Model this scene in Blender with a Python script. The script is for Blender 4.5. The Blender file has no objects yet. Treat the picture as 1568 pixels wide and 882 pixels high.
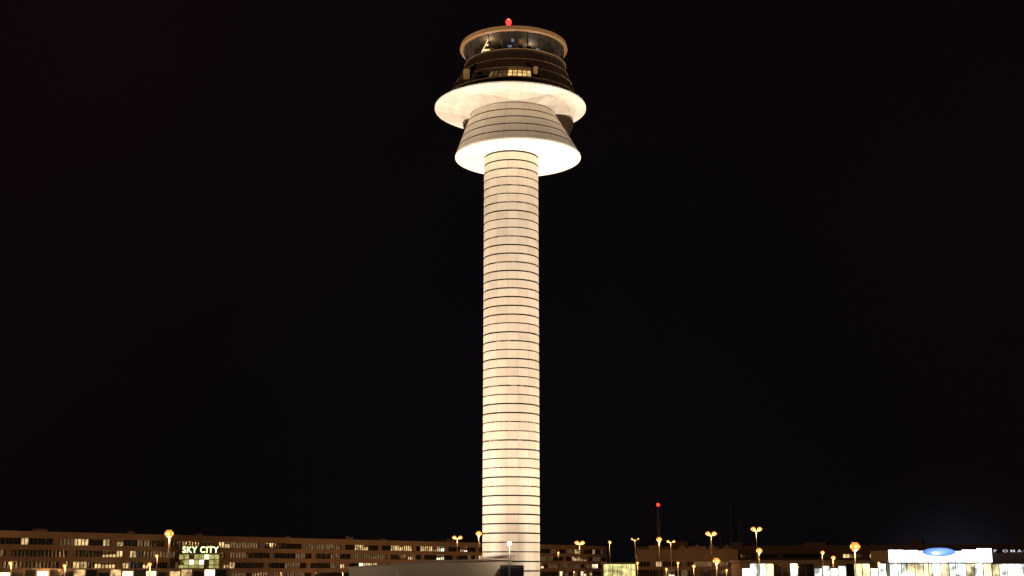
import bpy, math, random
from math import radians, sin, cos, tan, atan, pi
from mathutils import Vector
random.seed(7)
S = bpy.context.scene
S.view_settings.view_transform = 'Standard'
S.view_settings.look = 'None'
S.view_settings.exposure = 0

CAMZ = 4.0
# ---------------------------------------------------------------- node helpers
class N:
    def __init__(s, mat):
        s.t = mat.node_tree; s.n = s.t.nodes; s.l = s.t.links
    def add(s, typ, **kw):
        nd = s.n.new(typ)
        for k, v in kw.items(): setattr(nd, k, v)
        return nd
    def put(s, sock, v):
        if isinstance(v, bpy.types.NodeSocket): s.l.new(v, sock)
        else: sock.default_value = v
    def m(s, op, a, b=0.0, c=None):
        nd = s.add('ShaderNodeMath', operation=op)
        s.put(nd.inputs[0], a); s.put(nd.inputs[1], b)
        if c is not None: s.put(nd.inputs[2], c)
        return nd.outputs[0]
    def mix(s, f, a, b):
        nd = s.add('ShaderNodeMix', data_type='RGBA')
        s.put(nd.inputs[0], f); s.put(nd.inputs[6], a); s.put(nd.inputs[7], b)
        return nd.outputs[2]
    def noise(s, scale, detail=3, vec=None):
        nd = s.add('ShaderNodeTexNoise'); nd.inputs['Scale'].default_value = scale
        nd.inputs['Detail'].default_value = detail
        if vec is not None: s.l.new(vec, nd.inputs['Vector'])
        return nd.outputs[0]

def c4(c): return (c[0], c[1], c[2], 1.0)

def mat_basic(name, col, rough=0.6, metal=0.0, var=0.15, scale=1.5, bump=0.0):
    m = bpy.data.materials.new(name); m.use_nodes = True
    g = N(m); b = m.node_tree.nodes['Principled BSDF']
    tc = g.add('ShaderNodeTexCoord').outputs['Object']
    nz = g.noise(scale, 5, tc)
    lo = tuple(x*(1-var) for x in col); hi = tuple(min(1, x*(1+var)) for x in col)
    g.l.new(g.mix(nz, c4(lo), c4(hi)), b.inputs['Base Color'])
    b.inputs['Roughness'].default_value = rough
    b.inputs['Metallic'].default_value = metal
    if bump:
        bp = g.add('ShaderNodeBump'); bp.inputs['Strength'].default_value = bump
        g.l.new(g.noise(scale*8, 4, tc), bp.inputs['Height']); g.l.new(bp.outputs[0], b.inputs['Normal'])
    return m

def mat_emit(name, col, strength, base=(0.05, 0.05, 0.05), var=0.0, scale=0.6):
    m = bpy.data.materials.new(name); m.use_nodes = True
    g = N(m); b = m.node_tree.nodes['Principled BSDF']
    b.inputs['Base Color'].default_value = c4(base)
    b.inputs['Roughness'].default_value = 0.25
    b.inputs['Emission Color'].default_value = c4(col)
    b.inputs['Emission Strength'].default_value = strength
    if var:
        tc = g.add('ShaderNodeTexCoord').outputs['Object']
        nz = g.noise(scale, 4, tc)
        mr = g.add('ShaderNodeMapRange'); g.l.new(nz, mr.inputs[0])
        mr.inputs[1].default_value = 0.35; mr.inputs[2].default_value = 0.65
        mr.inputs[3].default_value = strength*(1-var); mr.inputs[4].default_value = strength*(1+var)
        g.l.new(mr.outputs[0], b.inputs['Emission Strength'])
    return m

def mat_panels(name, base, alt, n, offdeg, mode, pitch, z0=0.0, seam=0.02, rough=0.5, seamcol=0.45, v0=0.0):
    """clad metal panels round a vertical axis: joints + slight panel to panel variation"""
    m = bpy.data.materials.new(name); m.use_nodes = True
    g = N(m); b = m.node_tree.nodes['Principled BSDF']
    tc = g.add('ShaderNodeTexCoord').outputs['Object']
    sp = g.add('ShaderNodeSeparateXYZ'); g.l.new(tc, sp.inputs[0])
    x, y, z = sp.outputs
    ang = g.m('ARCTAN2', x, g.m('MULTIPLY', y, -1.0))
    u = g.m('ADD', g.m('MULTIPLY', ang, n/(2*pi)), 100.0 + offdeg*n/360.0)
    if mode == 'z': v = g.m('DIVIDE', g.m('SUBTRACT', z, z0), pitch)
    else:
        r = g.m('SQRT', g.m('ADD', g.m('MULTIPLY', x, x), g.m('MULTIPLY', y, y)))
        v = g.m('DIVIDE', g.m('SUBTRACT', r, v0), pitch)
    cb = g.add('ShaderNodeCombineXYZ')
    g.l.new(g.m('FLOOR', u), cb.inputs[0]); g.l.new(g.m('FLOOR', v), cb.inputs[1])
    wn = g.add('ShaderNodeTexWhiteNoise', noise_dimensions='3D'); g.l.new(cb.outputs[0], wn.inputs['Vector'])
    col = g.mix(wn.outputs[0], c4(base), c4(alt))
    nz = g.noise(0.6, 6, tc)
    dirt = g.m('MULTIPLY_ADD', nz, 0.16, 0.9)
    sc = g.add('ShaderNodeVectorMath', operation='SCALE'); g.l.new(col, sc.inputs[0]); g.l.new(dirt, sc.inputs[3])
    fu = g.m('ABSOLUTE', g.m('SUBTRACT', g.m('FRACT', u), 0.5))
    mask = g.m('GREATER_THAN', fu, 0.5-seam)
    if mode == 'r':
        fv = g.m('ABSOLUTE', g.m('SUBTRACT', g.m('FRACT', v), 0.5))
        mask = g.m('MAXIMUM', mask, g.m('GREATER_THAN', fv, 0.5-seam*0.8))
    dk = tuple(c*seamcol for c in base)
    g.l.new(g.mix(mask, sc.outputs[0], c4(dk)), b.inputs['Base Color'])
    b.inputs['Roughness'].default_value = rough
    bp = g.add('ShaderNodeBump'); bp.inputs['Strength'].default_value = 0.15; bp.inputs['Distance'].default_value = 0.05
    g.l.new(g.noise(0.9, 2, tc), bp.inputs['Height']); g.l.new(bp.outputs[0], b.inputs['Normal'])
    return m

def mat_letter(name, dark, light):
    m = bpy.data.materials.new(name); m.use_nodes = True
    g = N(m); b = m.node_tree.nodes['Principled BSDF']
    tc = g.add('ShaderNodeTexCoord').outputs['Object']
    sp = g.add('ShaderNodeSeparateXYZ'); g.l.new(tc, sp.inputs[0])
    x, y, z = sp.outputs
    ang = g.m('ARCTAN2', x, g.m('MULTIPLY', y, -1.0))
    cell = g.m('FLOOR', g.m('MULTIPLY', ang, 3.93/0.19))
    cb = g.add('ShaderNodeCombineXYZ'); g.l.new(cell, cb.inputs[0]); g.l.new(g.m('FLOOR', z), cb.inputs[1])
    wn = g.add('ShaderNodeTexWhiteNoise', noise_dimensions='3D'); g.l.new(cb.outputs[0], wn.inputs['Vector'])
    f = g.m('GREATER_THAN', wn.outputs[0], 0.55)
    big = g.m('GREATER_THAN', g.noise(0.5, 1, tc), 0.48)
    g.l.new(g.mix(g.m('MULTIPLY', f, big), c4(dark), c4(light)), b.inputs['Base Color'])
    b.inputs['Roughness'].default_value = 0.6
    return m

def mat_glass(name, tint=(0.5, 0.5, 0.5), gl=0.12):
    m = bpy.data.materials.new(name); m.use_nodes = True
    g = N(m); nt = m.node_tree; nt.nodes.remove(nt.nodes['Principled BSDF'])
    out = nt.nodes['Material Output']
    tr = g.add('ShaderNodeBsdfTransparent'); tr.inputs[0].default_value = c4(tint)
    go = g.add('ShaderNodeBsdfGlossy'); go.inputs['Roughness'].default_value = 0.03
    lw = g.add('ShaderNodeLayerWeight'); lw.inputs[0].default_value = gl
    mx = g.add('ShaderNodeMixShader'); g.l.new(lw.outputs[0], mx.inputs[0])
    g.l.new(tr.outputs[0], mx.inputs[1]); g.l.new(go.outputs[0], mx.inputs[2])
    g.l.new(mx.outputs[0], out.inputs[0])
    return m

# ---------------------------------------------------------------- mesh helpers
def empty(name, loc=(0, 0, 0), rz=0.0):
    e = bpy.data.objects.new(name, None); S.collection.objects.link(e)
    e.location = loc; e.rotation_euler = (0, 0, rz); e.empty_display_size = 1
    return e

def mk(name, V, F, mats, parent=None, idx=None, smooth=False, loc=(0, 0, 0), rot=(0, 0, 0)):
    me = bpy.data.meshes.new(name); me.from_pydata(V, [], F)
    if not isinstance(mats, (list, tuple)): mats = [mats]
    for m in mats: me.materials.append(m)
    if idx:
        for p, i in zip(me.polygons, idx): p.material_index = i
    if smooth:
        for p in me.polygons: p.use_smooth = True
    me.update()
    o = bpy.data.objects.new(name, me); S.collection.objects.link(o)
    o.location = loc; o.rotation_euler = rot
    if parent: o.parent = parent
    return o

class MB:
    """mesh buffer"""
    def __init__(s): s.V = []; s.F = []; s.I = []
    def quad(s, a, b, c, d, i=0):
        k = len(s.V); s.V += [a, b, c, d]; s.F.append((k, k+1, k+2, k+3)); s.I.append(i)
    def box(s, x0, x1, y0, y1, z0, z1, i=0):
        k = len(s.V)
        s.V += [(x0,y0,z0),(x1,y0,z0),(x1,y1,z0),(x0,y1,z0),(x0,y0,z1),(x1,y0,z1),(x1,y1,z1),(x0,y1,z1)]
        for f in ((0,3,2,1),(4,5,6,7),(0,1,5,4),(1,2,6,5),(2,3,7,6),(3,0,4,7)):
            s.F.append(tuple(k+q for q in f)); s.I.append(i)
    def loft(s, rings, seg=96, i=0, a0=0.0, a1=2*pi, cap0=False, cap1=False, sy=1.0):
        """rings (cx,cy,r,z); angle 0 faces -Y, + = right; sy flattens in depth"""
        full = abs(a1-a0-2*pi) < 1e-6
        n = seg if full else seg+1
        k = len(s.V)
        for (cx, cy, r, z) in rings:
            for j in range(n):
                a = a0+(a1-a0)*j/seg
                s.V.append((cx+r*sin(a), cy-r*sy*cos(a), z))
        for q in range(len(rings)-1):
            for j in range(seg):
                j2 = (j+1) % n
                s.F.append((k+q*n+j, k+q*n+j2, k+(q+1)*n+j2, k+(q+1)*n+j)); s.I.append(i)
        if cap0: s.F.append(tuple(k+j for j in reversed(range(n)))); s.I.append(i)
        if cap1: s.F.append(tuple(k+(len(rings)-1)*n+j for j in range(n))); s.I.append(i)
    def rod(s, p, q, r, i=0, seg=8, r2=None):
        p = Vector(p); q = Vector(q); d = (q-p).normalized()
        u = d.orthogonal().normalized(); w = d.cross(u); k = len(s.V); r2 = r if r2 is None else r2
        for c, rr in ((p, r), (q, r2)):
            for j in range(seg):
                a = 2*pi*j/seg; s.V.append(tuple(c+u*rr*cos(a)+w*rr*sin(a)))
        for j in range(seg):
            j2 = (j+1) % seg; s.F.append((k+j, k+j2, k+seg+j2, k+seg+j)); s.I.append(i)
        s.F.append(tuple(k+j for j in reversed(range(seg)))); s.I.append(i)
        s.F.append(tuple(k+seg+j for j in range(seg))); s.I.append(i)
    def ball(s, c, r, i=0, n=10, sq=1.0):
        k = len(s.V)
        for a in range(n+1):
            th = pi*a/n
            for b in range(n*2):
                ph = pi*b/n
                s.V.append((c[0]+r*sin(th)*cos(ph), c[1]+r*sin(th)*sin(ph), c[2]+r*sq*cos(th)))
        w = n*2
        for a in range(n):
            for b in range(w):
                b2 = (b+1) % w; s.F.append((k+a*w+b, k+(a+1)*w+b, k+(a+1)*w+b2, k+a*w+b2)); s.I.append(i)
    def make(s, name, mats, parent=None, smooth=False, **kw):
        return mk(name, s.V, s.F, mats, parent, s.I, smooth, **kw)

def light(name, typ, loc, power, col, parent=None, size=60, blend=0.5, rad=0.3):
    L = bpy.data.lights.new(name, typ); L.energy = power; L.color = col
    if typ != 'SUN': L.shadow_soft_size = rad
    if typ == 'SPOT': L.spot_size = radians(size); L.spot_blend = blend
    o = bpy.data.objects.new(name, L); S.collection.objects.link(o); o.location = loc
    if parent: o.parent = parent
    return o

# ---------------------------------------------------------------- materials
m_shaft = mat_panels('cream_cladding', (0.68, 0.62, 0.53), (0.60, 0.525, 0.445), 16, 8.0, 'z', 1.245, seam=0.011, seamcol=0.45)
m_cone = mat_panels('cream_cone_cladding', (0.68, 0.61, 0.52), (0.60, 0.53, 0.45), 16, 8.0, 'z', 1.26, z0=62.55, seam=0.008, seamcol=0.4)
m_groove = mat_basic('dark_joint', (0.006, 0.005, 0.005), 0.9)
m_letter = mat_letter('lettered_joint', (0.010, 0.008, 0.008), (0.34, 0.28, 0.23))
m_soffit = mat_panels('white_soffit', (0.78, 0.74, 0.67), (0.62, 0.57, 0.50), 28, 3.0, 'r', 2.55, seam=0.012, rough=0.6, seamcol=0.45, v0=1.05)
m_disc = mat_basic('white_painted_soffit', (0.85, 0.82, 0.76), 0.6, var=0.03)
m_brown = mat_basic('dark_brown_metal', (0.044, 0.025, 0.015), 0.5, 0.0, var=0.25, scale=0.8)
m_bronze = mat_basic('bronze_trim', (0.44, 0.26, 0.12), 0.45, 0.0, var=0.1)
m_drum = mat_basic('smoked_glass', (0.040, 0.027, 0.018), 0.2, 0.0, var=0.1)
m_glass = mat_glass('cab_glass', (0.75, 0.75, 0.77), 0.15)
m_black = mat_basic('black_metal', (0.012, 0.012, 0.014), 0.5)
m_dkceil = mat_basic('dark_ceiling', (0.07, 0.055, 0.04), 0.8)
m_room = mat_emit('lit_room_window', (1.0, 0.60, 0.20), 0.8, var=0.6, scale=0.9)
m_roomdim = mat_emit('dim_room_window', (1.0, 0.50, 0.16), 0.13, var=0.6, scale=0.8)
m_red = mat_emit('red_beacon_lens', (1.0, 0.012, 0.008), 9)
m_screen = mat_emit('console_screen', (0.5, 0.7, 1.0), 0.35)
m_tasklamp = mat_emit('task_lamp_glow', (1.0, 0.70, 0.32), 1.8)

# ---------------------------------------------------------------- control tower
D = 182.0
tw = empty('control_tower', (0, D, 0))
cx0 = -0.12; R = 3.93; P = 1.245
mb = MB()
rs = random.Random(12)
for k in range(50):
    gh = 0.20 if rs.random() < 0.45 else 0.155
    z0 = k*P; z1 = z0+P-gh
    mb.loft([(0, 0, R, z0), (0, 0, R, z1)], 96, 0)
    mb.loft([(0, 0, R, z1), (0, 0, R-0.16, z1)], 96, 1)
    gi = 2 if rs.random() < 0.36 else 1
    mb.loft([(0, 0, R-0.16, z1), (0, 0, R-0.16, z1+gh)], 96, 1)
    if gi == 2: mb.loft([(0, 0, R-0.02, z1+0.04), (0, 0, R-0.02, z1+gh-0.04)], 96, 2)
    mb.loft([(0, 0, R-0.16, z1+gh), (0, 0, R, z1+gh)], 96, 1)
mb.make('shaft', [m_shaft, m_groove, m_letter], tw, True, loc=(cx0, 0, 0))
ZL = 62.3
mb = MB()
mb.loft([(0, 0, 3.95-0.12, ZL+0.05), (0.86+0.0, 0, 9.0, ZL)], 128, 0)
mb.make('lower_disc_soffit', m_disc, tw, True, loc=(0, 0, 0))
mb = MB()
mb.loft([(0.86, 0, 9.0, ZL), (0.86, 0, 9.13, ZL-0.02), (0.86, 0, 9.13, ZL+0.22)], 128, 0)
mb.make('lower_disc_lip', m_disc, tw, False)
def ring_lerp(a, b, t): return tuple(a[i]+(b[i]-a[i])*t for i in range(4))
A = (0.86, 0, 9.11, 62.52); B = (0.12, 0, 6.15, 68.85)
mb = MB(); n = 5
for k in range(n):
    g = 0.17/1.26
    a = ring_lerp(A, B, k/n); b = ring_lerp(A, B, (k+1-g)/n); c = ring_lerp(A, B, (k+1)/n)
    mb.loft([a, b], 128, 0)
    bi = (b[0], b[1], b[2]-0.16, b[3]); ci = (c[0], c[1], c[2]-0.16, c[3])
    mb.loft([b, bi], 128, 1); mb.loft([bi, ci], 128, 1); mb.loft([ci, c], 128, 1)
mb.make('cone_cladding', [m_cone, m_groove], tw, True)
mb = MB(); SY = 0.73
D0 = (0.7, 3.0, 6.9, 64.2); D1 = (0.9, 3.9, 8.25, 69.0)
mb.loft([D0, D1, (0.9, 3.9, 8.25, 69.75)], 96, 0, cap0=True, sy=SY)
mb.make('glazed_drum', m_drum, tw, True)
mb = MB()
for j in range(30):
    a = 2*pi*j/30
    mb.rod((D0[0]+6.93*sin(a), D0[1]-6.93*SY*cos(a), D0[3]), (D1[0]+8.28*sin(a), D1[1]-8.28*SY*cos(a), 69.0), 0.06, 0, 5)
mb.make('drum_mullions', m_brown, tw)
UX = -0.24
mb = MB()
mb.loft([(0, 0, 5.9, 68.75-69.8), (0, 0, 8.7, -0.42), (0, 0, 10.95, 0.0)], 128, 0)
mb.make('upper_disc_soffit', m_soffit, tw, True, loc=(UX, 0, 69.8))
mb = MB()
mb.loft([(UX, 0, 10.95, 69.8), (UX, 0, 11.08, 69.78), (UX, 0, 11.08, 69.98), (UX+0.1, 0, 9.9, 70.6)], 128, 0)
mb.make('upper_disc_rim', m_disc, tw, False)
A = (-0.1, 0, 9.95, 70.45); B = (0.45, 0, 7.35, 76.0)
def sk(t, dr=0):
    r = ring_lerp(A, B, t); return (r[0], r[1], r[2]+dr, r[3])
w0, w1 = 0.17, 0.44
wa0, wa1 = radians(-34), radians(24)
mb = MB()
mb.loft([sk(0), sk(w0)], 128, 0)
mb.loft([sk(w0), sk(w1)], 100, 0, wa1, wa0+2*pi)
mb.loft([sk(w1), sk(1)], 128, 0)
mb.make('dark_skirt', m_brown, tw, True)
mb = MB()
for t in (0.02, 0.15, 0.47, 0.75):
    mb.loft([sk(t-0.005, 0.0), sk(t-0.005, 0.05), sk(t+0.005, 0.05), sk(t+0.005, 0)], 128, 0)
for j in range(36):   # standing seams
    a = 2*pi*j/36
    if wa0-0.05 < (a if a < pi else a-2*pi) < wa1+0.05: continue
    p = sk(0.0, 0.02); q = sk(1.0, 0.02)
    mb.rod((p[0]+p[2]*sin(a), -p[2]*cos(a), p[3]), (q[0]+q[2]*sin(a), -q[2]*cos(a), q[3]), 0.035, 1, 4)
mb.make('skirt_trim_rings', [m_bronze, m_brown], tw)
mb = MB()
mb.loft([sk(w0), sk(w0, -1.1)], 40, 0, wa0, wa1)
mb.loft([sk(w1), sk(w1, -1.1)], 40, 0, wa0, wa1)
nb = 12
for j in range(nb):
    b0 = wa0+(wa1-wa0)*j/nb; b1 = wa0+(wa1-wa0)*(j+1)/nb
    i = 2 if j in (6, 7, 8, 9, 10) else (1 if j in (2, 3, 4, 5) else 3)
    mb.loft([sk(w0, -1.0), sk(w1, -1.0)], 4, i, b0, b1)
for j in range(nb+1):
    a = wa0+(wa1-wa0)*j/nb; p = sk(w0, -0.95); q = sk(w1, -0.95)
    mb.rod((p[0]+p[2]*sin(a), -p[2]*cos(a), p[3]), (q[0]+q[2]*sin(a), -q[2]*cos(a), q[3]), 0.07, 0, 6)
p = sk(w0+0.12, -0.15)
for j in range(24):
    a = wa0+(wa1-wa0)*j/24; b = wa0+(wa1-wa0)*(j+1)/24
    mb.rod((p[0]+p[2]*sin(a), -p[2]*cos(a), p[3]), (p[0]+p[2]*sin(b), -p[2]*cos(b), p[3]), 0.03, 0, 5)
mb.make('balcony_windows', [m_brown, m_roomdim, m_room, m_drum], tw)
mb = MB(); mb.box(-6.9, -6.0, -7.2, -6.5, 72.0, 73.3, 0); mb.box(3.0, 3.6, -9.15, -8.7, 71.9, 72.9, 0)
mb.make('equipment_boxes', m_bronze, tw)
mb = MB()
mb.loft([(0.45, 0, 7.35, 76.0), (0.45, 0, 7.45, 76.05), (0.45, 0, 7.45, 76.35), (0.45, 0, 6.9, 76.4)], 96, 0)
mb.loft([(0.45, 0, 7.47, 76.24), (0.45, 0, 7.52, 76.24), (0.45, 0, 7.52, 76.34), (0.45, 0, 7.47, 76.36)], 96, 1)
mb.make('cab_parapet', [m_brown, m_bronze], tw)
mb = MB()
C0 = (0.42, 0, 6.75, 76.3); C1 = (0.28, 0, 7.45, 79.0)
mb.loft([C0, C1], 24, 0)
mb.make('cab_glazing', m_glass, tw)
mb = MB()
for j in range(24):
    a = 2*pi*j/24
    mb.rod((C0[0]+6.77*sin(a), -6.77*cos(a), 76.3), (C1[0]+7.47*sin(a), -7.47*cos(a), 79.0), 0.075, 0, 6)
mb.loft([(0.40, 0, 6.84, 76.6), (0.4, 0, 6.9, 76.6), (0.4, 0, 6.92, 76.7), (0.4, 0, 6.86, 76.7)], 24, 0)
mb.make('cab_mullions', m_black, tw)
mb = MB()
mb.loft([(0.42, 0, 0.01, 76.32), (0.42, 0, 6.74, 76.32)], 48, 0)
mb.loft([(0.28, 0, 0.01, 78.98), (0.28, 0, 7.44, 78.98)], 48, 0)
mb.loft([(0.35, 0, 1.2, 76.32), (0.35, 0, 1.2, 78.98)], 24, 0)
for j in range(10):
    a = radians(-70+140*j/9); x = 0.4+5.3*sin(a); y = -5.3*cos(a)
    mb.box(x-0.5, x+0.5, y-0.35, y+0.35, 76.33, 77.25, 1)
    mb.box(x-0.28, x+0.28, y-0.05, y+0.02, 77.3, 77.7, 2 if j % 3 == 1 else 1)
mb.box(-0.1, 0.35, -6.2, -6.1, 77.9, 78.3, 2); mb.box(1.0, 2.2, -5.7, -5.6, 77.9, 78.5, 3)
mb.ball((-3.6, -4.6, 78.0), 0.16, 4); mb.box(-4.2, -3.2, -4.7, -4.3, 77.2, 77.35, 4)
mb.rod((-3.6, -4.6, 76.4), (-3.6, -4.6, 77.9), 0.04, 1)
mb.rod((-3.3, -5.2, 78.9), (-4.5, -4.6, 76.6), 0.07, 4); mb.rod((2.3, -5.6, 78.9), (2.3, -5.6, 77.4), 0.05, 1)
mb.make('cab_interior', [m_dkceil, m_black, m_screen, m_roomdim, m_tasklamp], tw)
light('cab_task_light', 'POINT', (-3.3, -4.4, 78.3), 200, (1, 0.70, 0.38), tw, rad=0.1)
light('cab_ceiling_light', 'POINT', (2.6, -2.5, 78.3), 160, (1, 0.75, 0.5), tw, rad=0.1)
mb = MB()
mb.loft([(0.28, 0, 7.44, 78.95), (0.25, 0, 7.85, 78.80), (0.25, 0, 7.95, 79.0), (0.25, 0, 7.85, 79.62), (0.25, 0, 7.3, 79.72), (0.25, 0, 0.05, 80.1)], 96, 0)
mb.make('cab_roof', m_bronze, tw)
mb = MB()
mb.loft([(0.25, 0, 2.2, 79.9), (0.25, 0, 2.1, 81.2)], 24, 0, cap1=True)
mb.rod((-0.5, 0, 81.2), (-0.5, 0, 83.3), 0.09, 0); mb.rod((1.3, 0.6, 81.2), (1.3, 0.6, 82.4), 0.04, 0)
for a in range(0, 360, 30):
    x = 0.25+7.1*sin(radians(a)); y = -7.1*cos(radians(a)); mb.rod((x, y, 79.7), (x, y, 80.4), 0.03, 0, 5)
mb.make('roof_plant_and_mast', m_black, tw)
mb = MB(); mb.ball((-0.5, 0, 83.6), 0.42, 0); mb.rod((-0.5, 0, 83.15), (-0.5, 0, 83.25), 0.34, 0, 12)
mb.make('red_beacon', m_red, tw, True)
light('red_beacon_light', 'POINT', (-0.5, 0, 84.4), 2500, (1, 0.02, 0.01), tw, rad=0.3)

# ---------------------------------------------------------------- floodlights around the tower
m_housing = mat_basic('floodlight_housing', (0.08, 0.08, 0.085), 0.5, 0.5)
m_lens = mat_emit('floodlight_lens', (1.0, 0.82, 0.6), 8)
def floodlight(x, y, aimz, power, size, blend=0.6, col=(1.0, 0.80, 0.60), aimx=0, aimy=D):
    e = empty('floodlight', (x, y, 0))
    d = Vector((aimx-x, aimy-y, aimz-1.2)).normalized()
    h = Vector((d.x, d.y, 0)).normalized(); el = math.asin(d.z); az = math.atan2(h.y, h.x)
    mb = MB(); mb.box(-0.6, 0.6, -0.6, 0.6, -0.1, 0.35, 0); mb.rod((-0.0, 0.55, 0.35), (0, 0.55, 1.25), 0.05, 0); mb.rod((0, -0.55, 0.35), (0, -0.55, 1.25), 0.05, 0)
    o = mb.make('plinth', m_housing, e); o.rotation_euler = (0, 0, az)
    mb = MB(); mb.box(-0.35, 0.2, -0.45, 0.45, -0.35, 0.35, 0); mb.box(0.2, 0.24, -0.4, 0.4, -0.3, 0.3, 1)
    o = mb.make('head', [m_housing, m_lens], e); o.location = (0, 0, 1.2); o.rotation_euler = (0, -el, az)
    p = Vector((0, 0, 1.2))+d*0.5
    L = light('lamp', 'SPOT', p, power, col, e, size=size, blend=blend, rad=0.3)
    L.rotation_euler = d.to_track_quat('-Z', 'Y').to_euler()
for (x, y, az, pw, sz) in [(-52, D-24, 38, 225000, 80), (54, D-22, 38, 200000, 80), (-42, D+45, 50, 80000, 70), (44, D+45, 50, 80000, 70)]:
    floodlight(x, y, az, pw, sz)
floodlight(-84, D-84, 52, 370000, 41, 0.4); floodlight(92, D-80, 52, 310000, 41, 0.4)  # unseen distant pair, added to brighten the cone and shaft
for a in (-60, 60, 180, -120, 120, 0):
    floodlight(0.5+17*sin(radians(a)), D-17*cos(radians(a)), 62, 52000, 24, 0.9, aimx=0.5+4*sin(radians(a)), aimy=D-4*cos(radians(a)))

# ---------------------------------------------------------------- building at the tower foot
m_conc = mat_basic('pale_concrete', (0.40, 0.34, 0.28), 0.85, var=0.15, scale=0.4, bump=0.1)
m_winDk = mat_basic('dark_window', (0.015, 0.016, 0.02), 0.1)
tb = empty('tower_entrance_building', (-9, 168, 0))
V = [(-10.5,-8,0),(9,-8,0),(9,8,0),(-10.5,8,0),(-10.5,-8,4.0),(0,-8,4.75),(9,-8,4.95),(9,8,4.95),(0,8,4.75),(-10.5,8,4.0)]
F = [(0,1,6,5,4),(1,2,7,6),(2,3,9,8,7),(3,0,4,9),(4,5,8,9),(5,6,7,8)]
mk('walls', V, F, m_conc, tb)
mb = MB()
for j in range(9): mb.box(-9.6+j*2.0, -8.2+j*2.0, -8.04, -7.9, 1.0, 3.0, 0)
mb.make('windows', m_winDk, tb)
mb = MB(); mb.quad((-11, -8.4, 4.0), (0, -8.4, 4.8), (0, 8.4, 4.8), (-11, 8.4, 4.0)); mb.quad((-11, -8.4, 4.12), (0, -8.4, 4.92), (0, 8.4, 4.92), (-11, 8.4, 4.12))
mb.quad((-11, -8.4, 4.0), (0, -8.4, 4.8), (0, -8.4, 4.92), (-11, -8.4, 4.12))
mb.quad((0.01, -8.4, 4.8), (9.3, -8.4, 5.0), (9.3, -8.4, 5.14), (0.01, -8.4, 4.92)); mb.quad((0.01, -8.4, 4.92), (9.3, -8.4, 5.14), (9.3, 8.4, 5.14), (0.01, 8.4, 4.92))
mb.make('roof_edge', m_conc, tb)
mb = MB(); mb.box(7.6, 10.4, -9.6, -8.5, 0, 4.35, 0)
for j in range(14): mb.box(7.55, 10.45, -9.66, -9.6, 0.3+j*0.28, 0.4+j*0.28, 0)
mb.make('ventilation_louvre', m_black, tb)

# ---------------------------------------------------------------- terminal buildings
m_wall = mat_basic('beige_facade', (0.28, 0.20, 0.155), 0.85, var=0.35, scale=0.12)
m_wall2 = mat_basic('brown_facade', (0.18, 0.135, 0.11), 0.85, var=0.3, scale=0.12)
m_frame = mat_basic('window_frame', (0.07, 0.06, 0.055), 0.5)
w_mats = [m_winDk,
          mat_emit('window_dim', (1.0, 0.58, 0.26), 0.11, var=0.7),
          mat_emit('window_warm', (1.0, 0.66, 0.28), 0.75, var=0.7),
          mat_emit('window_bright', (1.0, 0.84, 0.52), 2.2, var=0.5),
          mat_emit('window_cool', (0.80, 1.0, 0.80), 1.3, var=0.5)]

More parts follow.
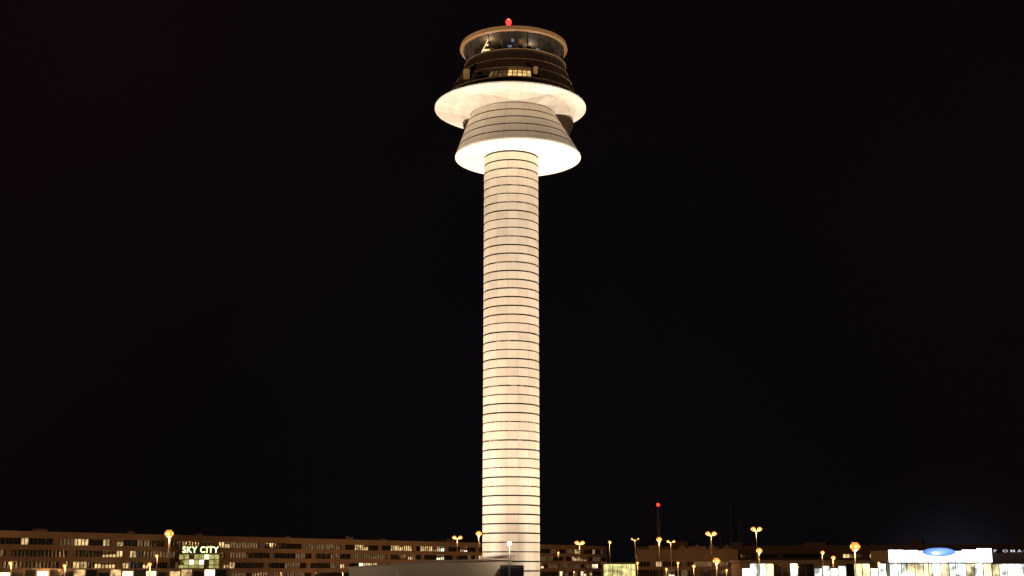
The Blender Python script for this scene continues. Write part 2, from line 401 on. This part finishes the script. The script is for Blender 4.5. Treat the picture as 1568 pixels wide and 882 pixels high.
def strip_building(name, p0, p1, depth, ztop, rows, bay, probs, wall, seed, pier=7, penth=()):
    rnd = random.Random(seed)
    dx = p1[0]-p0[0]; dy = p1[1]-p0[1]; L = math.hypot(dx, dy); az = math.atan2(dy, dx)
    e = empty(name, (p0[0], p0[1], 0), az)
    mb = MB(); rec = 0.45; nb = int(L/bay); L = nb*bay
    zs = 0.0
    for (z0, z1) in rows:
        mb.quad((0, 0, zs), (L, 0, zs), (L, 0, z0), (0, 0, z0), 0); zs = z1
        mb.quad((0, 0, z0), (L, 0, z0), (L, rec, z0), (0, rec, z0), 0)
        mb.quad((0, rec, z1), (L, rec, z1), (L, 0, z1), (0, 0, z1), 0)
        run = 0; kind = 0; ph = rnd.randrange(pier)
        for b in range(nb):
            x0 = b*bay; x1 = x0+bay
            if (b+ph) % pier == 0:
                mb.box(x0+0.3, x1-0.3, 0.003, rec, z0+0.003, z1-0.003, 0)
            if run <= 0:
                run = rnd.choice([1, 1, 2, 3, 5]); kind = rnd.choices(range(5), probs)[0]
                if kind >= 3: run = min(run, 2)
            run -= 1
            mb.quad((x0, rec, z0), (x1, rec, z0), (x1, rec, z1), (x0, rec, z1), 2+kind)
            mb.box(x0-0.07, x0+0.07, 0.08, rec-0.01, z0+0.01, z1-0.01, 1)
            if kind >= 2 and rnd.random() < 0.5:
                mb.box(x0+0.1, x1-0.1, rec-0.06, rec-0.02, z1-(z1-z0)*rnd.uniform(0.2, 0.7), z1-0.02, 0)
            mb.box(x0+bay/2-0.04, x0+bay/2+0.04, 0.12, rec-0.012, z0+0.012, z1-0.012, 1)
    mb.quad((0, 0, zs), (L, 0, zs), (L, 0, ztop), (0, 0, ztop), 0)
    mb.quad((L, 0, 0), (L, depth, 0), (L, depth, ztop), (L, 0, ztop), 0)
    mb.quad((0, depth, 0), (0, 0, 0), (0, 0, ztop), (0, depth, ztop), 0)
    mb.quad((L, depth, 0), (0, depth, 0), (0, depth, ztop), (L, depth, ztop), 0)
    mb.quad((0, 0, ztop-0.02), (L, 0, ztop-0.02), (L, depth, ztop-0.02), (0, depth, ztop-0.02), 1)
    mb.make('facade', [wall, m_frame]+w_mats, e)
    mb = MB(); mb.box(-0.1, L+0.1, -0.18, 0.25, ztop-0.12, ztop+0.22, 0)
    for (z0, z1) in rows: mb.box(-0.05, L+0.05, -0.10, -0.002, z0-0.16, z0-0.04, 0)
    mb.make('parapet_and_sills', wall, e)
    mb = MB()
    for (x, w, h) in penth:
        mb.box(x, x+w, 3, 8, ztop+0.23, ztop+h, 0); mb.box(x-0.2, x+w+0.2, 2.8, 8.2, ztop+h, ztop+h+0.12, 1)
        mb.rod((x+w/2, 5, ztop+h), (x+w/2, 5, ztop+h+1.2), 0.12, 1)
    if penth: mb.make('roof_plant_rooms', [wall, m_frame], e)
    return e, az

rows = [(0.8, 2.6), (4.0, 5.7), (7.1, 8.8), (10.2, 11.9)]
ext = 0.35
p0 = (-134-177*ext, 350-250*ext); p1 = (43, 600)
strip_building('terminal_building', p0, p1, 22, 13.5, rows, 2.4, [0.52, 0.26, 0.15, 0.055, 0.015], m_wall, 3, 8,
               penth=[(rx, random.uniform(2, 7), random.uniform(0.7, 1.3)) for rx in (60, 95, 118, 150, 176, 214, 243, 262, 300, 342, 380)])
strip_building('terminal_pier', (52, 560), (250, 470), 24, 12.6, [(0.8, 3.2), (4.4, 6.0), (8.0, 9.4)], 2.6, [0.74, 0.16, 0.07, 0.03, 0.0], m_wall2, 11, 9,
               penth=[(14, 8, 2.2), (40, 5, 1.6), (70, 9, 1.5), (112, 4, 1.8), (150, 6, 1.5)])
strip_building('terminal_link_building', (44, 470), (80, 462), 18, 10.2, [(1.0, 3.4), (4.6, 6.2)], 2.2, [0.7, 0.2, 0.08, 0.02, 0.0], m_wall2, 21, 5,
               penth=[(4, 4, 1.6), (18, 6, 1.2)])

rl = empty('gabled_rooflights', (58, 468, 10.25))
mb = MB()
for j in range(4):
    x = j*5.2
    mb.V += [(x,0,0),(x+4,0,0),(x+2,0,1.9),(x,8,0),(x+4,8,0),(x+2,8,1.9)]; k = len(mb.V)-6
    mb.F += [(k,k+1,k+2),(k+3,k+5,k+4),(k,k+2,k+5,k+3),(k+1,k+4,k+5,k+2)]; mb.I += [0]*4
mb.make('glazed_gables', m_wall2, rl)

m_gwall = mat_emit('atrium_glow', (0.80, 0.80, 0.26), 0.38, var=0.75, scale=0.5)
m_sign = mat_emit('sign_letters', (0.80, 1.0, 0.42), 3.0)
at = empty('hotel_atrium', (-98.5, 394, 0), radians(10))
mb = MB(); mb.box(0, 12, 0, 14, 0, 8.3, 0)
mb.make('volume', m_wall2, at)
rnd = random.Random(5)
mb = MB()
for i in range(8):
    for j in range(5):
        x0 = 0.2+i*1.45; z0 = 0.4+j*1.55
        mb.quad((x0, -0.05, z0), (x0+1.35, -0.05, z0), (x0+1.35, -0.05, z0+1.35), (x0, -0.05, z0+1.35), rnd.choice([0, 0, 0, 1, 2]))
for i in range(9): mb.box(0.08+i*1.45, 0.2+i*1.45, -0.2, -0.04, 0.1, 8.2, 3)
for j in range(6): mb.box(0.05, 11.95, -0.17, -0.045, 0.22+j*1.55, 0.36+j*1.55, 3)
mb.make('glazing', [m_gwall, w_mats[3], w_mats[0], m_frame], at)
def text_obj(name, body, size, mat, parent, loc, wid=None, ext=0.05, sp=1.0):
    cu = bpy.data.curves.new(name, 'FONT'); cu.body = body; cu.size = size; cu.extrude = ext; cu.offset = 0.012*size
    cu.space_character = sp
    cu.materials.append(mat)
    o = bpy.data.objects.new(name, cu); S.collection.objects.link(o)
    o.parent = parent; o.location = loc; o.rotation_euler = (radians(90), 0, 0)
    if wid:
        bpy.context.view_layer.update(); w = o.dimensions.x
        if w > 0: o.scale = (wid/w, 1, 1)
    return o
sg = empty('hotel_name_sign', (-98.5, 394, 0), radians(10))
text_obj('letters', 'SKY CITY', 2.5, m_sign, sg, (1.0, -0.4, 8.5), 10.4, sp=1.08)
mb = MB(); mb.box(0.6, 11.6, -0.32, -0.21, 8.35, 8.45, 0); mb.box(0.6, 11.6, -0.32, -0.21, 10.4, 10.5, 0); mb.box(0.4, 11.8, -0.2, 0.1, 8.32, 10.6, 0)
mb.make('sign_rails_and_backing', m_black, sg)

m_white = mat_emit('illuminated_fascia', (0.84, 0.92, 1.0), 3.2, var=0.5, scale=0.35)
m_blue = mat_emit('blue_sign_panel', (0.10, 0.26, 1.0), 1.3, var=0.6)
m_cool = mat_emit('hall_glazing', (0.9, 1.0, 0.85), 2.2, var=0.8, scale=0.3)
m_hallwarm = mat_emit('hall_glazing_warm', (1.0, 0.82, 0.45), 1.2, var=0.8, scale=0.3)
hl = empty('arrivals_hall', (113, 400, 0))
mb = MB(); mb.box(0, 31, 0.4, 20, 0, 9.2, 0); mb.box(-44, -0.05, 3, 20, 0, 5.9, 0); mb.box(-44.5, 0, 0.5, 20, 5.9, 6.3, 0); mb.box(31.05, 60, 2, 22, 0, 8.4, 0)
mb.make('volume', m_wall2, hl)
mb = MB(); rnd = random.Random(9)
for i in range(7):
    h0 = 5.75; h1 = 9.4+rnd.uniform(-0.5, 0.5)
    mb.box(0.1+i*4.42, 4.47+i*4.42, 0.0, 0.36, h0, h1, 0)
mb.make('illuminated_fascia_panels', m_white, hl)
mb = MB()
for i in range(4): mb.box(3.2+i*8.1, 3.4+i*8.1, -1.2, -1.0, 0, 5.7+(i % 3)*0.9, 0)
mb.box(0, 31, -1.25, -0.85, 5.3, 5.5, 0)
mb.make('canopy_posts', m_black, hl)
mb = MB(); mb.ball((0, 0, 0), 1.0, 0, 12)
o = mb.make('blue_oval_sign', m_blue, hl, True, loc=(15.0, -0.4, 8.7)); o.scale = (5.0, 0.25, 1.3)
mb = MB()
for i in range(12):
    mb.quad((0.2+i*2.55, 0.35, 0.5), (2.6+i*2.55, 0.35, 0.5), (2.6+i*2.55, 0.35, 5.5), (0.2+i*2.55, 0.35, 5.5), rnd.choice([0, 0, 1]))
    mb.box(0.02+i*2.55, 0.18+i*2.55, 0.1, 0.39, 0.3, 5.7, 2)
for i in range(18):
    hgt = rnd.choice([5.3, 5.3, 4.6, 3.9])
    mb.quad((-43.6+i*2.42, 2.95, 0.5), (-41.4+i*2.42, 2.95, 0.5), (-41.4+i*2.42, 2.95, hgt), (-43.6+i*2.42, 2.95, hgt), rnd.choice([0, 0, 0, 1, 1, 3]))
    mb.box(-43.78+i*2.42, -43.6+i*2.42, 2.75, 2.96, 0.3, 5.6, 2)
for i in range(12):
    mb.quad((31.3+i*2.4, 1.95, 0.5), (33.5+i*2.4, 1.95, 0.5), (33.5+i*2.4, 1.95, 5.2), (31.3+i*2.4, 1.95, 5.2), rnd.choice([0, 1, 0]))
mb.make('glazing', [m_cool, m_hallwarm, m_frame, w_mats[0]], hl)
text_obj('roof_letters', 'P OMAN', 1.1, mat_emit('roof_letter_glow', (0.85, 0.88, 1.0), 0.7), hl, (32.0, 1.4, 8.7), 10.5, sp=1.6)
light('fascia_light', 'POINT', (15, -4, 8), 2500, (0.8, 0.88, 1), hl, rad=1.0)

gh_ = empty('glazed_bus_hall', (28, 410, 0))
mb = MB(); mb.box(0, 10, 0, 9, 0, 5.4, 0); mb.box(-0.3, 10.3, -0.6, 9, 5.4, 5.7, 2)
for i in range(7):
    mb.quad((0.15+i*1.41, -0.04, 0.3), (1.4+i*1.41, -0.04, 0.3), (1.4+i*1.41, -0.04, 5.2), (0.15+i*1.41, -0.04, 5.2), 1)
    mb.box(0.0+i*1.41, 0.14+i*1.41, -0.18, -0.03, 0.1, 5.35, 2)
mb.make('walls_and_glazing', [m_wall2, mat_emit('bus_hall_glow', (0.95, 0.90, 0.35), 0.8, var=0.7, scale=0.5), m_frame], gh_)

sh = empty('arcade_shopfronts', (-134, 338, 0), math.atan2(250, 177)*0.35)
mb = MB(); rnd = random.Random(31)
mb.box(-20, 62, 0, 4, 0, 4.0, 0)
for i in range(27):
    k = rnd.choices([1, 2, 3, 4], [6, 3, 3, 1])[0]
    hgt = rnd.choice([3.6, 3.2, 2.9])
    mb.quad((-19.8+i*3, -0.04, 0.4), (-17.2+i*3, -0.04, 0.4), (-17.2+i*3, -0.04, hgt), (-19.8+i*3, -0.04, hgt), k)
mb.make('shopfronts', [m_wall2, w_mats[0], w_mats[2], w_mats[3], m_cool], sh)

# ---------------------------------------------------------------- lamps and masts
m_pole = mat_basic('galvanised_pole', (0.16, 0.15, 0.14), 0.5, 0.6)
m_sod = mat_emit('sodium_bowl', (1.0, 0.26, 0.035), 2.0)
m_core = mat_emit('sodium_glare', (1.0, 0.50, 0.13), 5)
m_warmw = mat_emit('warm_white_lens', (1.0, 0.80, 0.5), 8)
def at_px(px, y, dist): return ((px-784)*dist/2045.0, 4+(870-y)*dist/2092.0)
def street_lamp(bx, h, dist, heads=1, r=0.45, power=5000, mat=None, col=(1, 0.50, 0.18)):
    e = empty('street_lamp', (bx, dist, 0)); mb = MB(); mat = mat or m_sod
    mb.rod((0, 0, 0), (0, 0, h*0.97), 0.12, 0, 8, 0.07); mb.rod((0, 0, 0), (0, 0, 0.9), 0.17, 0, 8)
    xs = [0.0] if heads == 1 else [(-1.0+2.0*i/(heads-1)) for i in range(heads)]
    if heads > 1: mb.rod((-1.1, 0, h*0.97), (1.1, 0, h*0.97), 0.06, 0, 6)
    for x in xs:
        mb.rod((x, 0, h*0.97), (x, -0.5, h+0.15), 0.05, 0, 6)
        mb.box(x-r*0.7, x+r*0.7, -0.5-r*1.0, -0.5+r*0.5, h+r*0.88, h+r*1.05, 0)
        mb.ball((x, -0.6, h), r, 1, 8, 0.95)
        # lamp glare added to the bowl as bright balls, visible from every side
        for (ox, oy) in ((0, -1), (0, 1), (1, 0), (-1, 0)):
            mb.ball((x+ox*r*0.55, -0.6+oy*r*0.55, h), r*0.52, 2, 7, 0.9)
    mb.make('pole_and_lantern', [m_pole, mat, m_core], e)
    if power: light('lamp_light', 'POINT', (0, -0.7, h-r-0.4), power, col, e, rad=0.3)
    return e
L = [ # x reading, y reading, dist, heads, r, power
 (257, 817, 330, 1, 1.0, 6500), (700, 823, 440, 2, 0.6, 4000), (733, 817, 420, 1, 0.85, 4000), (888, 831, 470, 2, 0.7, 4500),
 (934, 830, 400, 1, 0.42, 2500), (973, 825, 420, 2, 0.24, 1200), (1010, 826, 430, 1, 0.8, 4500), (1028, 829, 440, 2, 0.4, 2500),
 (1090, 817, 420, 2, 0.7, 3500), (1160, 810, 420, 2, 0.7, 4500), (1163, 843, 370, 1, 0.75, 3500), (1260, 846, 380, 1, 0.5, 2000),
 (1276, 854, 370, 1, 0.55, 2000), (1310, 837, 330, 1, 1.15, 8000), (1097, 859, 350, 1, 0.85, 3500), (1062, 867, 360, 1, 0.42, 1200),
 (1038, 862, 360, 1, 0.35, 1200), (976, 862, 350, 1, 0.35, 1200), (230, 864, 300, 1, 0.42, 2000), (240, 851, 340, 1, 0.36, 1200),
 (100, 866, 310, 1, 0.36, 2000), (17, 862, 300, 1, 0.36, 2000), (1220, 868, 350, 1, 0.36, 1200), (1345, 862, 350, 1, 0.32, 1200),
 (1020, 871, 350, 1, 0.3, 800), (1112, 873, 340, 1, 0.3, 800), (958, 872, 380, 1, 0.32, 800), (855, 846, 500, 1, 0.35, 1500)]
for (px, y, dist, hd, r, pw) in L:
    x, h = at_px(px, y, dist); street_lamp(x, h, dist, hd, r, pw)
x, h = at_px(780, 832, 158); street_lamp(x, h, 158, 1, 0.26, 500, m_warmw, (1, 0.8, 0.55))
street_lamp(-13, 3.0, 152, 1, 0.12, 420, m_warmw, (1, 0.75, 0.5)); street_lamp(-22, 2.8, 152, 1, 0.12, 280, m_warmw, (1, 0.75, 0.5))  # two low lamps added below view to brighten the entrance building
for i in range(16):
    t = i/15
    bx = p0[0]+(p1[0]-p0[0])*t+14; by = p0[1]+(p1[1]-p0[1])*t-12
    street_lamp(bx, 2.6+0.8*(i % 3 == 0), by, 1, 0.17, (2400, 1200, 1900, 800)[i % 4])

def lattice_mast(px, ytop, dist, w=1.2):
    x, h = at_px(px, ytop, dist)
    e = empty('radio_mast', (x, dist, 0)); mb = MB(); c = [(-w/2, -w/2), (w/2, -w/2), (w/2, w/2), (-w/2, w/2)]
    for (a, b) in c: mb.rod((a, b, 0), (a*0.5, b*0.5, h-0.6), 0.06, 0, 5)
    n = int(h/1.6)
    for i in range(n):
        s0 = 1-0.5*i/n; s1 = 1-0.5*(i+1)/n; z0 = (h-0.6)*i/n; z1 = (h-0.6)*(i+1)/n
        for k in range(4):
            a = c[k]; b = c[(k+1) % 4]
            mb.rod((a[0]*s0, a[1]*s0, z0), (b[0]*s1, b[1]*s1, z1), 0.035, 0, 4)
    mb.box(-0.7, 0.7, -0.7, 0.7, h-0.6, h-0.5, 0); mb.ball((0, 0, h), 0.55, 1, 8)
    mb.make('lattice', [m_black, m_red], e)
    light('mast_light', 'POINT', (0, -0.3, h+1.0), 300, (1, 0.03, 0.02), e, rad=0.3)
lattice_mast(1010, 772, 450)
for (px, yt) in ((1104, 800), (1121, 768), (1134, 785), (1139, 795), (385, 795), (238, 800), (1568, 800)):
    x, h = at_px(px, yt, 520)
    e = empty('antenna_pole', (x, 520, 0)); mb = MB(); mb.rod((0, 0, 0), (0, 0, h), 0.13, 0, 6, 0.05)
    mb.rod((-0.6, 0, h*0.9), (0.6, 0, h*0.9), 0.04, 0, 5); mb.make('pole', m_pole, e)

# ---------------------------------------------------------------- ground, roads
m_grass = mat_basic('grass', (0.05, 0.07, 0.03), 0.95, var=0.5, scale=0.3)
m_asph = mat_basic('asphalt', (0.05, 0.05, 0.052), 0.9, var=0.25, scale=0.5, bump=0.2)
m_paint = mat_basic('road_paint', (0.75, 0.75, 0.72), 0.7)
m_kerb = mat_basic('kerb_stone', (0.35, 0.34, 0.32), 0.8)
mb = MB(); mb.quad((-4000, -2000, 0), (4000, -2000, 0), (4000, 6000, 0), (-4000, 6000, 0)); mb.make('ground', m_grass)
mb = MB(); mb.quad((-260, 60, 0.004), (260, 60, 0.004), (260, 330, 0.004), (-260, 330, 0.004)); mb.make('apron_pavement', m_asph)
mb = MB(); mb.quad((-400, 20, 0.008), (400, 20, 0.008), (400, 34, 0.008), (-400, 34, 0.008)); mb.make('road', m_asph)
mb = MB()
for i in range(-40, 40): mb.quad((i*9, 26.9, 0.012), (i*9+4, 26.9, 0.012), (i*9+4, 27.1, 0.012), (i*9, 27.1, 0.012))
for i in range(-24, 24): mb.quad((i*2.6, 90, 0.012), (i*2.6+0.12, 90, 0.012), (i*2.6+0.12, 95, 0.012), (i*2.6, 95, 0.012))
mb.make('road_markings', m_paint)
mb = MB(); mb.box(-400, 400, 34, 34.2, 0, 0.12); mb.box(-400, 400, 19.8, 20, 0, 0.12); mb.make('kerb', m_kerb)

# ---------------------------------------------------------------- sky (night, town glow near the horizon)
W = bpy.data.worlds.new('World'); S.world = W; W.use_nodes = True
g = N(W); bg = W.node_tree.nodes['Background']
sky = g.add('ShaderNodeTexSky'); sky.sky_type = 'NISHITA'; sky.sun_disc = False
sky.sun_elevation = radians(-4); sky.sun_rotation = radians(60)
tc = g.add('ShaderNodeTexCoord').outputs['Generated']
def lobe(d, e0, col):
    v = Vector(d).normalized()
    dp = g.add('ShaderNodeVectorMath', operation='DOT_PRODUCT'); g.l.new(tc, dp.inputs[0]); dp.inputs[1].default_value = v
    f = g.m('POWER', g.m('MAXIMUM', dp.outputs['Value'], 0.0), e0)
    s = g.add('ShaderNodeVectorMath', operation='SCALE'); s.inputs[0].default_value = col; g.l.new(f, s.inputs[3])
    return s.outputs[0]
def vadd(a, b):
    s = g.add('ShaderNodeVectorMath', operation='ADD')
    g.put(s.inputs[0], a); g.put(s.inputs[1], b); return s.outputs[0]
acc = vadd((0.0030, 0.0016, 0.0022), lobe((-0.38, 1, 0.42), 40, (0.0012, 0.0001, 0.0)))
acc = vadd(acc, lobe((0.0, 1, 0.05), 25, (-0.0004, 0.0007, 0.0009)))
acc = vadd(acc, lobe((0.33, 1, -0.01), 1500, (0.009, 0.010, 0.017)))
sk_ = g.add('ShaderNodeVectorMath', operation='SCALE'); g.l.new(sky.outputs[0], sk_.inputs[0]); sk_.inputs[3].default_value = 0.0006
acc = vadd(acc, sk_.outputs[0])
haze = g.m('MULTIPLY_ADD', g.noise(2.2, 4, tc), 0.9, 0.55)
hz = g.add('ShaderNodeVectorMath', operation='SCALE'); g.l.new(acc, hz.inputs[0]); g.l.new(haze, hz.inputs[3])
g.l.new(hz.outputs[0], bg.inputs[0]); bg.inputs[1].default_value = 1.0
sun = light('moon', 'SUN', (0, 0, 200), 0.004, (0.8, 0.88, 1.0)); sun.data.angle = radians(0.5)
sun.rotation_euler = (radians(50), 0, radians(40))

# ---------------------------------------------------------------- camera
cam = bpy.data.cameras.new('camera'); co = bpy.data.objects.new('camera', cam); S.collection.objects.link(co)
co.location = (0, 0, CAMZ); cam.lens = 45.92; cam.sensor_width = 36
co.rotation_euler = (radians(90)+math.atan(429/2000), 0, 0)
cam.clip_end = 9000; cam.clip_start = 0.1
S.camera = co
